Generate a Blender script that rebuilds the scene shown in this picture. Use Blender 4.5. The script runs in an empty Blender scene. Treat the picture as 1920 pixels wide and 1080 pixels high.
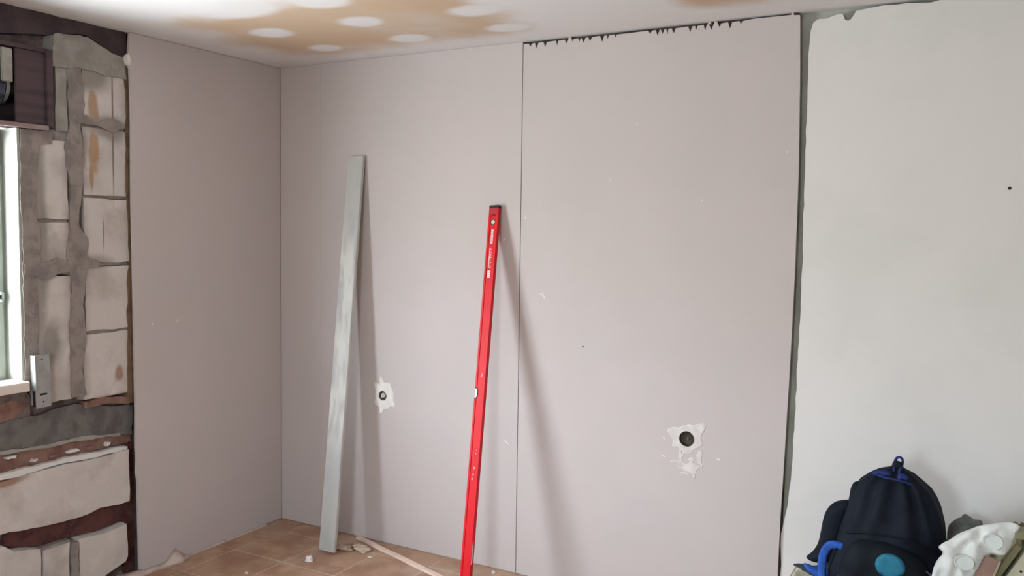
import bpy, bmesh, math, random
from mathutils import Vector, Matrix, noise
from mathutils.geometry import delaunay_2d_cdt
random.seed(7)
scene = bpy.context.scene
COL = scene.collection
H = 2.55

# ------------------------------------------------------------------ camera
cam_d = bpy.data.cameras.new('camera'); cam = bpy.data.objects.new('camera', cam_d); COL.objects.link(cam)
yaw, pitch, roll, fpx = -5.06435423e-01, -6.52055661e-02, 1.39502026e-02, 1601.5
d = Vector((math.sin(yaw)*math.cos(pitch), math.cos(yaw)*math.cos(pitch), math.sin(pitch)))
r = Vector((math.cos(yaw), -math.sin(yaw), 0)); u = r.cross(d)
r2 = r*math.cos(roll)+u*math.sin(roll); u2 = -r*math.sin(roll)+u*math.cos(roll)
M = Matrix((r2, u2, -d)).transposed().to_4x4(); M.translation = Vector((3.472, -3.5722, 1.6597))
cam.matrix_world = M
cam_d.sensor_width = 36; cam_d.lens = fpx/1920*36; cam_d.clip_start = .05
scene.camera = cam

# ------------------------------------------------------------------ light
scene.view_settings.view_transform = 'Standard'; scene.view_settings.look = 'None'
scene.view_settings.gamma = 1; scene.view_settings.use_curve_mapping = False
scene.view_settings.exposure = 1.72
w = bpy.data.worlds.new('sky'); scene.world = w; w.use_nodes = True
nt = w.node_tree; bg = nt.nodes['Background']
tc = nt.nodes.new('ShaderNodeTexCoord'); sp = nt.nodes.new('ShaderNodeSeparateXYZ'); cr = nt.nodes.new('ShaderNodeValToRGB')
nt.links.new(tc.outputs['Generated'], sp.inputs[0]); nt.links.new(sp.outputs['Z'], cr.inputs[0]); nt.links.new(cr.outputs[0], bg.inputs[0])
cr.color_ramp.elements[0].position = 0.0; cr.color_ramp.elements[0].color = (.55, .58, .60, 1)
cr.color_ramp.elements[1].position = .25; cr.color_ramp.elements[1].color = (.86, .94, 1.04, 1)
bg.inputs['Strength'].default_value = 16.0

WIN = (-2.62, -1.455, .97, 2.06)            # window_1 opening (y0, y1, z0, z1)
FILL_WIN = (2.2, 3.0, 1.1, 2.0)               # added_fill_window opening in the unseen front wall, added for fill light (x0, x1, z0, z1)
def portal(name, loc, rot, sx, sy):
    l = bpy.data.lights.new(name, 'AREA'); l.shape = 'RECTANGLE'; l.size = sx; l.size_y = sy
    l.cycles.is_portal = True
    o = bpy.data.objects.new(name, l); COL.objects.link(o); o.location = loc; o.rotation_euler = rot
portal('window_portal', (-.23, (WIN[0]+WIN[1])/2, (WIN[2]+WIN[3])/2), (0, -math.pi/2, 0), 1.1, 1.2)
portal('fill_window_portal', ((FILL_WIN[0]+FILL_WIN[1])/2, -4.62-.25, (FILL_WIN[2]+FILL_WIN[3])/2), (math.pi/2, 0, 0), 0.8, 0.9)  # portal of the unseen window added for fill

# ------------------------------------------------------------------ materials
def L(c): return tuple(((v/255)/12.92 if v/255 <= .04045 else ((v/255+.055)/1.055)**2.4) for v in c)+(1,)
def math_n(nt, op, a, b=None, clamp=False):
    n = nt.nodes.new('ShaderNodeMath'); n.operation = op; n.use_clamp = clamp
    for i, v in enumerate((a, b)):
        if v is None: continue
        if isinstance(v, (int, float)): n.inputs[i].default_value = v
        else: nt.links.new(v, n.inputs[i])
    return n.outputs[0]
class Mat:
    def __init__(s, name, col, rough=.85, metal=0, spec=.3):
        s.m = bpy.data.materials.new(name); s.m.use_nodes = True; s.nt = s.m.node_tree
        s.b = s.nt.nodes['Principled BSDF']; s.b.inputs['Roughness'].default_value = rough
        s.b.inputs['Metallic'].default_value = metal; s.b.inputs['Specular IOR Level'].default_value = spec
        g = s.nt.nodes.new('ShaderNodeNewGeometry'); s.pos = g.outputs['Position']
        rgb = s.nt.nodes.new('ShaderNodeRGB'); rgb.outputs[0].default_value = L(col); s.c = rgb.outputs[0]
        sp = s.nt.nodes.new('ShaderNodeSeparateXYZ'); s.nt.links.new(s.pos, sp.inputs[0]); s.X, s.Y, s.Z = sp.outputs
        s.h = None
    def noise(s, scale, detail=4, stretch=None, rough=.55):
        n = s.nt.nodes.new('ShaderNodeTexNoise'); n.inputs['Scale'].default_value = scale
        n.inputs['Detail'].default_value = detail; n.inputs['Roughness'].default_value = rough
        if stretch:
            mp = s.nt.nodes.new('ShaderNodeMapping'); mp.inputs['Scale'].default_value = stretch
            s.nt.links.new(s.pos, mp.inputs[0]); s.nt.links.new(mp.outputs[0], n.inputs[0])
        else: s.nt.links.new(s.pos, n.inputs[0])
        return n.outputs[0]
    def mix(s, col, fac):
        n = s.nt.nodes.new('ShaderNodeMix'); n.data_type = 'RGBA'
        if isinstance(fac, float): n.inputs[0].default_value = fac
        else: s.nt.links.new(fac, n.inputs[0])
        s.nt.links.new(s.c, n.inputs[6]); n.inputs[7].default_value = L(col); s.c = n.outputs[2]; return s
    def ramp(s, v, lo, hi):
        n = s.nt.nodes.new('ShaderNodeMapRange'); n.interpolation_type = 'SMOOTHSTEP'
        s.nt.links.new(v, n.inputs[0]); n.inputs[1].default_value = lo; n.inputs[2].default_value = hi; return n.outputs[0]
    def blotch(s, col, scale, lo=.45, hi=.65, amt=1.0, detail=4, stretch=None):
        f = s.ramp(s.noise(scale, detail, stretch), lo, hi)
        return s.mix(col, math_n(s.nt, 'MULTIPLY', f, amt))
    def ellipses(s, U, V, shapes, nscale=6, namt=.5, soft=.35):
        nz = math_n(s.nt, 'MULTIPLY', math_n(s.nt, 'SUBTRACT', s.noise(nscale, 5), .5), namt*2)
        out = None
        for cx, cy, rx, ry in shapes:
            a = math_n(s.nt, 'DIVIDE', math_n(s.nt, 'SUBTRACT', U, cx), rx); b = math_n(s.nt, 'DIVIDE', math_n(s.nt, 'SUBTRACT', V, cy), ry)
            q = math_n(s.nt, 'SQRT', math_n(s.nt, 'ADD', math_n(s.nt, 'MULTIPLY', a, a), math_n(s.nt, 'MULTIPLY', b, b)))
            m = math_n(s.nt, 'SUBTRACT', 1, s.ramp(math_n(s.nt, 'ADD', q, nz), 1-soft, 1+soft))
            out = m if out is None else math_n(s.nt, 'MAXIMUM', out, m)
        return out
    def rect(s, U, V, x0, x1, y0, y1, soft=.05, namt=.1, nscale=4):
        nz = math_n(s.nt, 'MULTIPLY', math_n(s.nt, 'SUBTRACT', s.noise(nscale, 4), .5), namt*2)
        def e(v, a, b): return s.ramp(math_n(s.nt, 'ADD', v, nz), a, b)
        m = math_n(s.nt, 'MULTIPLY', e(U, x0-soft, x0+soft), math_n(s.nt, 'SUBTRACT', 1, e(U, x1-soft, x1+soft)))
        m2 = math_n(s.nt, 'MULTIPLY', e(V, y0-soft, y0+soft), math_n(s.nt, 'SUBTRACT', 1, e(V, y1-soft, y1+soft)))
        return math_n(s.nt, 'MULTIPLY', m, m2)
    def bump(s, scale, strength, dist=.01, detail=5, stretch=None):
        b = s.nt.nodes.new('ShaderNodeBump'); b.inputs['Strength'].default_value = strength; b.inputs['Distance'].default_value = dist
        s.nt.links.new(s.noise(scale, detail, stretch), b.inputs['Height'])
        if s.h: s.nt.links.new(s.h, b.inputs['Normal'])
        s.h = b.outputs[0]; return s
    def done(s):
        s.nt.links.new(s.c, s.b.inputs['Base Color'])
        if s.h: s.nt.links.new(s.h, s.b.inputs['Normal'])
        return s.m

def mk_ceiling():
    m = Mat('ceiling_filler', (216, 213, 213), .95)
    tan = m.rect(m.X, m.Y, .30, 1.66, -1.0, -.21, .13, .17, 3.2)
    tan2 = m.rect(m.X, m.Y, 1.20, 1.66, -2.2, -.3, .08, .1, 3)
    tan3 = m.rect(m.X, m.Y, 2.42, 2.72, -2.4, -.23, .07, .08, 4)
    t = math_n(m.nt, 'MAXIMUM', math_n(m.nt, 'MAXIMUM', tan, tan2), tan3)
    sp = [(.585, -.295, .085, .07), (1.09, -.285, .10, .075), (1.60, -.27, .10, .07), (.58, -.65, .10, .085), (1.085, -.635, .10, .08), (1.62, -.58, .11, .08),
          (1.15, -.96, .12, .09), (.74, -1.02, .2, .12), (.58, -1.3, .1, .08), (1.6, -1.3, .1, .08)]
    t = math_n(m.nt, 'MULTIPLY', t, math_n(m.nt, 'SUBTRACT', 1, m.ellipses(m.X, m.Y, sp, 9, .16, .30)))
    m.mix((190, 165, 140), t)
    m.blotch((206, 202, 199), 1.7, .45, .75, .5)
    m.bump(30, .12, .004); return m.done()
def mk_board():
    m = Mat('plasterboard_paper', (190, 180, 177), .9)
    m.blotch((185, 178, 175), 3, .4, .7, .5); m.blotch((194, 183, 182), 2.1, .45, .7, .5)
    m.bump(220, .06, .002); return m.done()
def mk_block():
    m = Mat('aerated_block', (198, 190, 184), .95)
    m.blotch((172, 163, 156), 5, .46, .70, .85); m.blotch((210, 203, 197), 9, .52, .7, .6)
    rust = m.ellipses(m.Y, m.Z, [(-1.12, 2.00, .026, .09), (-1.125, 2.19, .022, .07), (-1.135, 1.88, .010, .07), (-1.11, 2.15, .014, .04)], 20, .6, .35)
    m.mix((158, 116, 62), math_n(m.nt, 'MULTIPLY', rust, .7))
    r2_ = m.ellipses(m.Y, m.Z, [(-1.01, .98, .022, .035), (-1.05, .865, .16, .022), (-1.56, .60, .10, .02), (-1.33, .64, .3, .02)], 18, .3, .4)
    m.mix((140, 98, 72), math_n(m.nt, 'MULTIPLY', r2_, .75))
    g = m.ellipses(m.Y, m.Z, [(-1.03, 2.10, .07, .06), (-1.20, 2.02, .05, .1), (-1.38, 1.6, .035, .5), (-1.34, 1.15, .05, .10), (-1.13, 2.33, .09, .07)], 11, .35, .5)
    m.mix((120, 114, 106), math_n(m.nt, 'MULTIPLY', g, .75))
    ln = m.ellipses(m.Y, m.Z, [(-1.026, 2.09, .005, .30), (-1.08, 1.62, .003, .07)], 9, .25, .5); m.mix((118, 110, 104), math_n(m.nt, 'MULTIPLY', ln, .9))
    hl = m.ellipses(m.Y, m.Z, [(-1.215, y_, .05, .13) for y_ in (1.0, 1.22, 1.44, 1.66, 1.88)] + [(-1.33, 1.50, .08, .05), (-1.13, 1.50, .09, .03), (-1.09, 2.11, .12, .04), (-1.40, 1.75, .03, .3), (-1.41, 1.25, .03, .3)], 16, .45, .5); m.mix((150, 138, 132), math_n(m.nt, 'MULTIPLY', hl, .7))
    m.bump(60, .35, .006).bump(12, .3, .01); return m.done()
def mk_simple(name, col, col2, scale=8, rough=.9, bump=(40, .3, .005), amt=.8, metal=0, spec=.3, stretch=None):
    m = Mat(name, col, rough, metal, spec); m.blotch(col2, scale, .4, .65, amt, 5, stretch)
    if bump: m.bump(*bump)
    return m.done()
def mk_tile():
    m = Mat('terracotta_tile', (176, 142, 118), .62, 0, .35)
    m.blotch((156, 118, 96), 4.5, .42, .62, .9); m.blotch((186, 156, 126), 7, .5, .7, .7); m.blotch((188, 172, 156), 2.5, .52, .75, .45)
    m.bump(35, .15, .003); return m.done()
M_ceil = mk_ceiling(); M_board = mk_board(); M_block = mk_block(); M_tile = mk_tile()
M_core = mk_simple('raw_masonry', (122, 108, 102), (92, 76, 74), 14, .95, (45, .8, .02))
M_mortar = mk_simple('grey_mortar', (148, 138, 132), (122, 112, 108), 16, .95, (70, .7, .008))
M_mortar_lt = mk_simple('smeared_mortar', (156, 152, 144), (134, 128, 121), 12, .95, (50, .6, .008))
M_chase = mk_simple('red_brown_chase', (96, 62, 58), (70, 42, 44), 20, .95, (50, .9, .01))
M_rusty = mk_simple('rusty_mortar', (138, 108, 96), (112, 78, 70), 13, .95, (60, .8, .01))
M_ledge = mk_simple('grey_cement_ledge', (112, 108, 104), (88, 82, 82), 14, .95, (50, .7, .01))
M_beam = mk_simple('dark_beam', (78, 64, 66), (60, 50, 54), 9, .9, (30, .5, .01))
M_recess = mk_simple('grey_rough_render', (172, 171, 160), (150, 149, 140), 6, .95, (60, .4, .006))
M_plaster = mk_simple('cream_plaster', (214, 210, 206), (206, 203, 199), 2.2, .92, (70, .25, .003), .6)
M_wall = mk_simple('pale_plaster', (214, 208, 202), (204, 200, 194), 2, .92, (60, .2, .003))
M_filler = mk_simple('white_filler', (226, 220, 214), (212, 205, 199), 22, .85, (60, .4, .004))
M_smear = mk_simple('thin_white_filler', (201, 193, 189), (214, 207, 203), 25, .85, (60, .3, .003))
M_grout = mk_simple('pale_grout', (206, 184, 164), (184, 162, 142), 9, .95, (60, .3, .003))
M_gap = mk_simple('dark_adhesive_gap', (84, 74, 66), (58, 50, 46), 14, .95, (50, .6, .01))
M_pvc = mk_simple('white_window_profile', (156, 160, 148), (146, 150, 138), 3, .45, None, .4)
M_pvc_grey = mk_simple('grey_window_seal', (150, 154, 148), (134, 138, 132), 6, .5, None, .5)
M_sill = mk_simple('pale_sill', (214, 200, 190), (200, 184, 174), 5, .6, (20, .1, .003))
M_galv = mk_simple('galvanised_steel', (168, 168, 164), (146, 146, 142), 18, .45, (40, .15, .002), .7, .55)
M_dark = mk_simple('dark_slot', (40, 38, 38), (30, 28, 28), 10, .7, None)
M_shutter = mk_simple('dark_rolled_shutter', (66, 66, 80), (54, 50, 62), 12, .6, (30, .2, .003))
M_boxwood = mk_simple('dark_box_board', (84, 68, 70), (66, 54, 58), 7, .85, (30, .3, .004), .8, 0, .3, (1, .3, 4))
M_boxlip = mk_simple('pinkish_box_lip', (150, 128, 124), (122, 102, 100), 10, .6, None)
M_alu = mk_simple('dull_aluminium', (184, 182, 175), (166, 166, 160), 7, .6, (60, .15, .002), .7, .25, .4, (1, 1, .35))
def mk_straight():
    m = Mat('dull_aluminium_stained', (180, 178, 174), .65, 0, .3); m.blotch((164, 163, 160), 7, .4, .65, .7, 5, (1, 1, .35))
    zz = m.rect(m.Z, m.X, .55, 1.62, .2, .9, .16, .10, 5); st_ = m.ramp(m.noise(26, 5, (1, 1, .16)), .36, .60)
    m.mix((204, 201, 194), math_n(m.nt, 'MULTIPLY', zz, math_n(m.nt, 'MULTIPLY', st_, .9))); m.bump(60, .2, .002, 5, (1, 1, .4)); return m.done()
M_alu = mk_straight()
M_alu_d = mk_simple('plaster_stained_aluminium', (208, 205, 198), (176, 176, 170), 26, .8, (60, .3, .002), .7, 0, .3, (1, 1, .4))
M_red = mk_simple('red_lacquer', (206, 20, 30), (192, 16, 26), 10, .5, None, .6, 0, .25)
M_red_d = mk_simple('worn_red_lacquer', (176, 34, 42), (150, 34, 40), 12, .55, None, .6, 0, .4)
M_blk = mk_simple('black_plastic', (44, 38, 38), (58, 44, 44), 20, .6, None)
M_vial = mk_simple('pale_vial', (206, 208, 176), (190, 196, 160), 9, .25, None, .5, 0, .6)
M_white = mk_simple('white_print', (232, 216, 212), (214, 190, 188), 60, .6, None)
M_ink = mk_simple('grey_ink', (110, 84, 84), (90, 70, 72), 60, .6, None)
M_wood = mk_simple('pale_wood_strip', (232, 206, 190), (216, 188, 170), 20, .8, (80, .3, .002), .6, 0, .3, (.3, 3, 3))
M_navy = mk_simple('near_black_navy_nylon', (20, 26, 36), (12, 16, 24), 9, .7, (55, .35, .006), .7, 0, .12)
M_navy2 = mk_simple('dark_charcoal_nylon', (20, 26, 32), (13, 17, 23), 12, .7, (60, .35, .005), .7, 0, .12)
M_blue = mk_simple('bright_blue_webbing', (36, 84, 168), (28, 66, 140), 30, .65, (120, .3, .002))
M_blue_d = mk_simple('deep_blue_lining', (24, 44, 104), (18, 30, 76), 14, .65, (50, .3, .004))
M_teal = mk_simple('teal_print', (30, 108, 134), (26, 92, 118), 40, .6, None, .5)
M_grey_cord = mk_simple('grey_piping', (96, 98, 108), (80, 82, 92), 30, .7, None)
M_bench = mk_simple('dusty_tabletop', (168, 152, 132), (140, 124, 106), 7, .8, (30, .2, .003))
M_paper = mk_simple('dusty_newsprint', (196, 188, 164), (160, 150, 130), 16, .9, (60, .3, .003))
M_cloth = mk_simple('grey_rag', (122, 124, 120), (96, 98, 94), 16, .95, (60, .4, .005))
M_cloth_d = mk_simple('dark_slate_rag', (52, 60, 74), (36, 40, 50), 22, .95, (60, .4, .005))
M_card = mk_simple('olive_brown_cardboard', (130, 126, 96), (110, 106, 80), 9, .9, (60, .15, .002))
M_brown = mk_simple('pinkish_brown_card', (160, 132, 122), (148, 120, 110), 16, .9, (60, .15, .002))
M_cream = mk_simple('cream_card', (206, 204, 180), (192, 190, 166), 9, .85, (60, .1, .002), .6)
M_jb = mk_simple('pale_green_grey_plastic', (196, 202, 196), (182, 188, 182), 12, .5, None)
M_hole = mk_simple('dark_olive_plastic', (74, 68, 50), (58, 52, 40), 30, .6, None)
def mk_bag():
    m = Mat('white_translucent_polythene', (232, 234, 230), .35, 0, .5)
    m.blotch((214, 216, 210), 14, .45, .6, .6); m.bump(26, .5, .01)
    m.b.inputs['Transmission Weight'].default_value = .25; m.b.inputs['IOR'].default_value = 1.15
    m.b.inputs['Alpha'].default_value = .86
    return m.done()
M_bag = mk_bag()
def mk_glass():
    m = bpy.data.materials.new('window_glass'); m.use_nodes = True; nt = m.node_tree; nt.nodes.clear()
    o = nt.nodes.new('ShaderNodeOutputMaterial'); t = nt.nodes.new('ShaderNodeBsdfTransparent'); g = nt.nodes.new('ShaderNodeBsdfGlossy')
    g.inputs['Roughness'].default_value = .02; t.inputs[0].default_value = (.95, .97, .97, 1)
    f = nt.nodes.new('ShaderNodeLayerWeight'); f.inputs[0].default_value = .5; pw = math_n(nt, 'ADD', math_n(nt, 'MULTIPLY', math_n(nt, 'POWER', f.outputs['Facing'], 5.0), .9), .03); mx = nt.nodes.new('ShaderNodeMixShader')
    nt.links.new(pw, mx.inputs[0]); nt.links.new(t.outputs[0], mx.inputs[1]); nt.links.new(g.outputs[0], mx.inputs[2]); nt.links.new(mx.outputs[0], o.inputs[0])
    return m
M_glass = mk_glass()

# ------------------------------------------------------------------ helpers
def obj(name, me, mat, parent=None, smooth=False):
    if isinstance(me, bmesh.types.BMesh):
        bm = me; me = bpy.data.meshes.new(name); bmesh.ops.recalc_face_normals(bm, faces=bm.faces); bm.to_mesh(me); bm.free()
    me.materials.append(mat)
    if smooth: me.polygons.foreach_set('use_smooth', [True]*len(me.polygons))
    o = bpy.data.objects.new(name, me); COL.objects.link(o)
    if parent: o.parent = parent
    return o
def struct(o): o['kind'] = 'structure'; return o
def tag(o, label, cat, group=None):
    o['label'] = label; o['category'] = cat
    if group: o['group'] = group
    return o
def empty(name, label, cat, loc=(0, 0, 0), rot=None, group=None):
    o = bpy.data.objects.new(name, None); COL.objects.link(o); o.location = loc; o.empty_display_size = .05
    if rot is not None: o.rotation_euler = rot
    return tag(o, label, cat, group)
def add_box(bm, a, b, mat=None):
    v = [bm.verts.new(Vector((x, y, z))) for x in (a[0], b[0]) for y in (a[1], b[1]) for z in (a[2], b[2])]
    fs = [bm.faces.new([v[i] for i in f]) for f in ((0, 1, 3, 2), (4, 6, 7, 5), (0, 4, 5, 1), (2, 3, 7, 6), (0, 2, 6, 4), (1, 5, 7, 3))]
    if mat is not None: bmesh.ops.transform(bm, matrix=mat, verts=v)
    return v
def box(name, a, b, mat, parent=None, bev=0, rot=None):
    bm = bmesh.new(); add_box(bm, a, b, rot)
    if bev: bmesh.ops.bevel(bm, geom=bm.edges[:], offset=bev, segments=2, affect='EDGES', clamp_overlap=True)
    return obj(name, bm, mat, parent)
def pl(kind):
    return {'back': lambda u, v, w: Vector((u, -w, v)), 'left': lambda u, v, w: Vector((w, u, v)),
            'front': lambda u, v, w: Vector((u, w, v)), 'right': lambda u, v, w: Vector((-w, u, v)),
            'floor': lambda u, v, w: Vector((u, v, w)), 'ceil': lambda u, v, w: Vector((u, v, -w))}[kind]
def plate_bm(outer, holes, w0, w1, P, chamfer=0):
    """extruded polygon with holes; w1 is the visible (room) side"""
    bm = bmesh.new(); loops = []
    cx = sum(p[0] for p in outer)/len(outer); cy = sum(p[1] for p in outer)/len(outer)
    for w_, ins in ((w0, 0), (w1, chamfer)):
        es = []
        for li, lp in enumerate([outer]+list(holes)):
            vs = []
            for (a, b) in lp:
                if ins and li == 0:
                    q = Vector((cx-a, cy-b)); n = min(1, ins/max(q.length, 1e-6)); a += q.x*n; b += q.y*n
                vs.append(bm.verts.new(P(a, b, w_)))
            ed = [bm.edges.new((vs[i], vs[(i+1) % len(vs)])) for i in range(len(vs))]
            es += ed; loops.append(vs)
        bmesh.ops.triangle_fill(bm, edges=es, use_beauty=True, use_dissolve=False)
    n = 1+len(holes)
    for k in range(n):
        A, B = loops[k], loops[k+n]
        for i in range(len(A)):
            j = (i+1) % len(A); bm.faces.new((A[i], A[j], B[j], B[i]))
    return bm
def plate(name, outer, w0, w1, kind, mat, parent=None, holes=(), chamfer=0):
    return obj(name, plate_bm(outer, holes, w0, w1, pl(kind), chamfer), mat, parent)
def rect(a, b, c, e): return [(a, c), (b, c), (b, e), (a, e)]
def circle(cx, cy, rr, n=24): return [(cx+rr*math.cos(2*math.pi*i/n), cy+rr*math.sin(2*math.pi*i/n)) for i in range(n)]
def rough(poly, step=.03, amp=.006, seed=0, fr=14):
    out = []
    for i in range(len(poly)):
        a = Vector(poly[i]); b = Vector(poly[(i+1) % len(poly)]); L_ = (b-a).length; n = max(1, int(L_/step)); nn = Vector((-(b-a).y, (b-a).x))/max(L_, 1e-6)
        for k in range(n):
            q = a+(b-a)*k/n
            m = noise.noise(Vector((q.x*fr, q.y*fr, seed*3.7)))*amp*2 + noise.noise(Vector((q.x*fr*3, q.y*fr*3, seed+9)))*amp
            out.append(tuple(q+nn*m))
    return out
def blob(cx, cy, rx, ry, n=26, amp=.25, seed=0):
    o = []
    for i in range(n):
        t = 2*math.pi*i/n; k = 1+noise.noise(Vector((math.cos(t)*1.7, math.sin(t)*1.7, seed)))*amp*2+random.uniform(-1, 1)*amp*.25
        o.append((cx+rx*k*math.cos(t), cy+ry*k*math.sin(t)))
    return o
def inside(p, poly):
    c = False; n = len(poly); x, y = p
    for i in range(n):
        x1, y1 = poly[i]; x2, y2 = poly[i-1]
        if (y1 > y) != (y2 > y) and x < (x2-x1)*(y-y1)/(y2-y1)+x1: c = not c
    return c
def edist(p, poly):
    best = 9; q = Vector(p)
    for i in range(len(poly)):
        a = Vector(poly[i-1]); b = Vector(poly[i]); ab = b-a; t = max(0, min(1, (q-a).dot(ab)/max(ab.length_squared, 1e-12)))
        best = min(best, (q-a-ab*t).length)
    return best
def smooth_poly(poly, it=2):
    for _ in range(it):
        o = []
        for i in range(len(poly)):
            a = Vector(poly[i]); b = Vector(poly[(i+1) % len(poly)]); o += [tuple(a*.75+b*.25), tuple(a*.25+b*.75)]
        poly = o
    return poly
def puffy(name, poly, step, T, wdt, P, mat, parent=None, fold=0, seed=0, fr=12, centre=0, tb=None):
    """closed cushion-like solid: outline poly, thickness T reached wdt inside the edge, centred on plane 'centre'"""
    tb = T if tb is None else tb
    xs = [p[0] for p in poly]; ys = [p[1] for p in poly]; pts = [Vector(p) for p in poly]; nb = len(pts)
    y = min(ys)
    while y < max(ys):
        x = min(xs)
        while x < max(xs):
            q = (x+random.uniform(-.2, .2)*step, y+random.uniform(-.2, .2)*step)
            if inside(q, poly) and edist(q, poly) > step*.45: pts.append(Vector(q))
            x += step
        y += step
    vo, eo, fo, *_ = delaunay_2d_cdt(pts, [(i, (i+1) % nb) for i in range(nb)], [], 1, 1e-6)
    vs = []; fs = []; N = len(vo); ds = [edist(tuple(v), poly) for v in vo]
    for side, TT in ((1, T), (-1, tb)):
        for v, dd in zip(vo, ds):
            k = min(dd/wdt, 1); h = TT*math.sqrt(max(0, 1-(1-k)**2))
            f = fold*k*noise.noise(Vector((v[0]*fr, v[1]*fr*.6, seed+side)))*2
            vs.append(P(v[0], v[1], centre+side*(h*.5+(f if side > 0 else 0))))
    bm = bmesh.new(); bv = [bm.verts.new(v) for v in vs]
    for f in fo:
        a, b, c = f[0], f[1], f[2]
        for t in range(1, len(f)-1):
            try:
                bm.faces.new((bv[f[0]], bv[f[t]], bv[f[t+1]])); bm.faces.new((bv[N+f[0]], bv[N+f[t+1]], bv[N+f[t]]))
            except ValueError: pass
    bmesh.ops.remove_doubles(bm, verts=bm.verts, dist=1e-5)
    return obj(name, bm, mat, parent, True)
def tube(name, pts, rr, mat, parent=None, n=8, flat=1, closed=False):
    bm = bmesh.new(); rings = []; pts = [Vector(p) for p in pts]
    for i, p in enumerate(pts):
        t = (pts[min(i+1, len(pts)-1)]-pts[max(i-1, 0)]).normalized(); a = t.cross(Vector((0, 1, 0)) if abs(t.y) < .9 else Vector((1, 0, 0))).normalized(); b = t.cross(a)
        rings.append([bm.verts.new(p+a*rr*math.cos(2*math.pi*k/n)+b*rr*flat*math.sin(2*math.pi*k/n)) for k in range(n)])
    for i in range(len(rings)-1):
        for k in range(n): bm.faces.new((rings[i][k], rings[i][(k+1) % n], rings[i+1][(k+1) % n], rings[i+1][k]))
    bm.faces.new(rings[0][::-1]); bm.faces.new(rings[-1])
    return obj(name, bm, mat, parent, True)
def spline(pts, n=6):
    out = []; P_ = [Vector(p) for p in pts]; P_ = [P_[0]*2-P_[1]]+P_+[P_[-1]*2-P_[-2]]
    for i in range(1, len(P_)-2):
        for k in range(n):
            t = k/n; a, b, c, e = P_[i-1:i+3]
            out.append(.5*((2*b)+(c-a)*t+(2*a-5*b+4*c-e)*t*t+(3*b-a-3*c+e)*t**3))
    out.append(P_[-2]); return out

# ================================================================== STRUCTURE
RX, RY = 4.75, -4.62
# floor: grout bed with single tiles
floor = struct(box('floor', (-.16, RY-.02, -.12), (RX+.02, .28, -.0007), M_grout))
pit = .33
i0, j0 = -1, -15
tile_bm = bmesh.new(); add_box(tile_bm, (.0025, .0025, -.012), (pit-.0025, pit-.0025, 0))
bmesh.ops.bevel(tile_bm, geom=[e for e in tile_bm.edges if all(v.co.z > -.001 for v in e.verts)], offset=.0006, segments=1, affect='EDGES')
tile_me = None
for i in range(0, 16):
    for j in range(j0, 1):
        x0 = .135-pit+i*pit; y0 = -.145+j*pit
        x1, y1 = x0+pit, y0+pit
        if x1 <= .01 or x0 >= RX or y0 >= 0 or y1 <= RY: continue
        full = x0 >= 0 and x1 <= RX and y1 <= 0 and y0 >= RY
        if full:
            if tile_me is None:
                o = obj('tile', tile_bm, M_tile, floor); tile_me = o.data
            else:
                o = bpy.data.objects.new('tile', tile_me); COL.objects.link(o); o.parent = floor
            o.location = (x0, y0, random.uniform(-.0006, .0006))
        else:
            a = (max(x0, .0)+.0025, max(y0, RY)+.0025, -.012); b = (min(x1, RX)-.0025, min(y1, 0)-.0025, 0)
            if b[0]-a[0] > .01 and b[1]-a[1] > .01: box('tile', a, b, M_tile, floor)

ceiling = struct(plate('ceiling', rect(-.36, RX+.2, RY-.3, .3), 0, .0, 'floor', M_ceil)) if False else struct(box('ceiling', (-.36, RY-.3, H), (RX+.2, .3, H+.15), M_ceil))

# back wall: masonry core, plasterboards, plaster coat
wall_back = struct(plate('wall_back', rect(-.36, RX+.2, -.12, H), -.30, -.045, 'back', M_recess))
box('adhesive_gap', (.015, .016, 0), (2.776, .0445, H-.001), M_gap, wall_back)
teeth = [1.572, 1.605, 1.649, 1.71, 1.756, 1.788, 1.822, 1.843, 1.875, 1.934, 1.96, 1.998, 2.158, 2.192, 2.214, 2.235, 2.264, 2.336, 2.361, 2.40, 2.427, 2.461, 2.505, 2.549]
top = []
TZ = H-.011
x = 1.5345
top.append((x, TZ))
for tx in teeth:
    dp = random.uniform(.012, .028); hw = random.uniform(.006, .013)
    top += [(tx-hw, TZ), (tx-.001, TZ-dp), (tx+hw*.6, TZ-.002)]
    if tx in (1.756, 2.40, 2.427):
        top += [(tx+.010, TZ), (tx+.011, H-.001), (tx+.022, H-.001), (tx+.023, TZ)]
top += [(2.60, TZ+.003), (2.748, TZ+.002), (2.749, H-.001), (2.757, H-.001), (2.758, TZ), (2.782, TZ-.002)]
outC = [(1.5345, .003), (2.769, .003), (2.771, .25), (2.774, .50), (2.779, .66), (2.790, 1.10), (2.797, 1.5), (2.798, 1.9), (2.790, 2.3)] + top[::-1]
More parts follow.
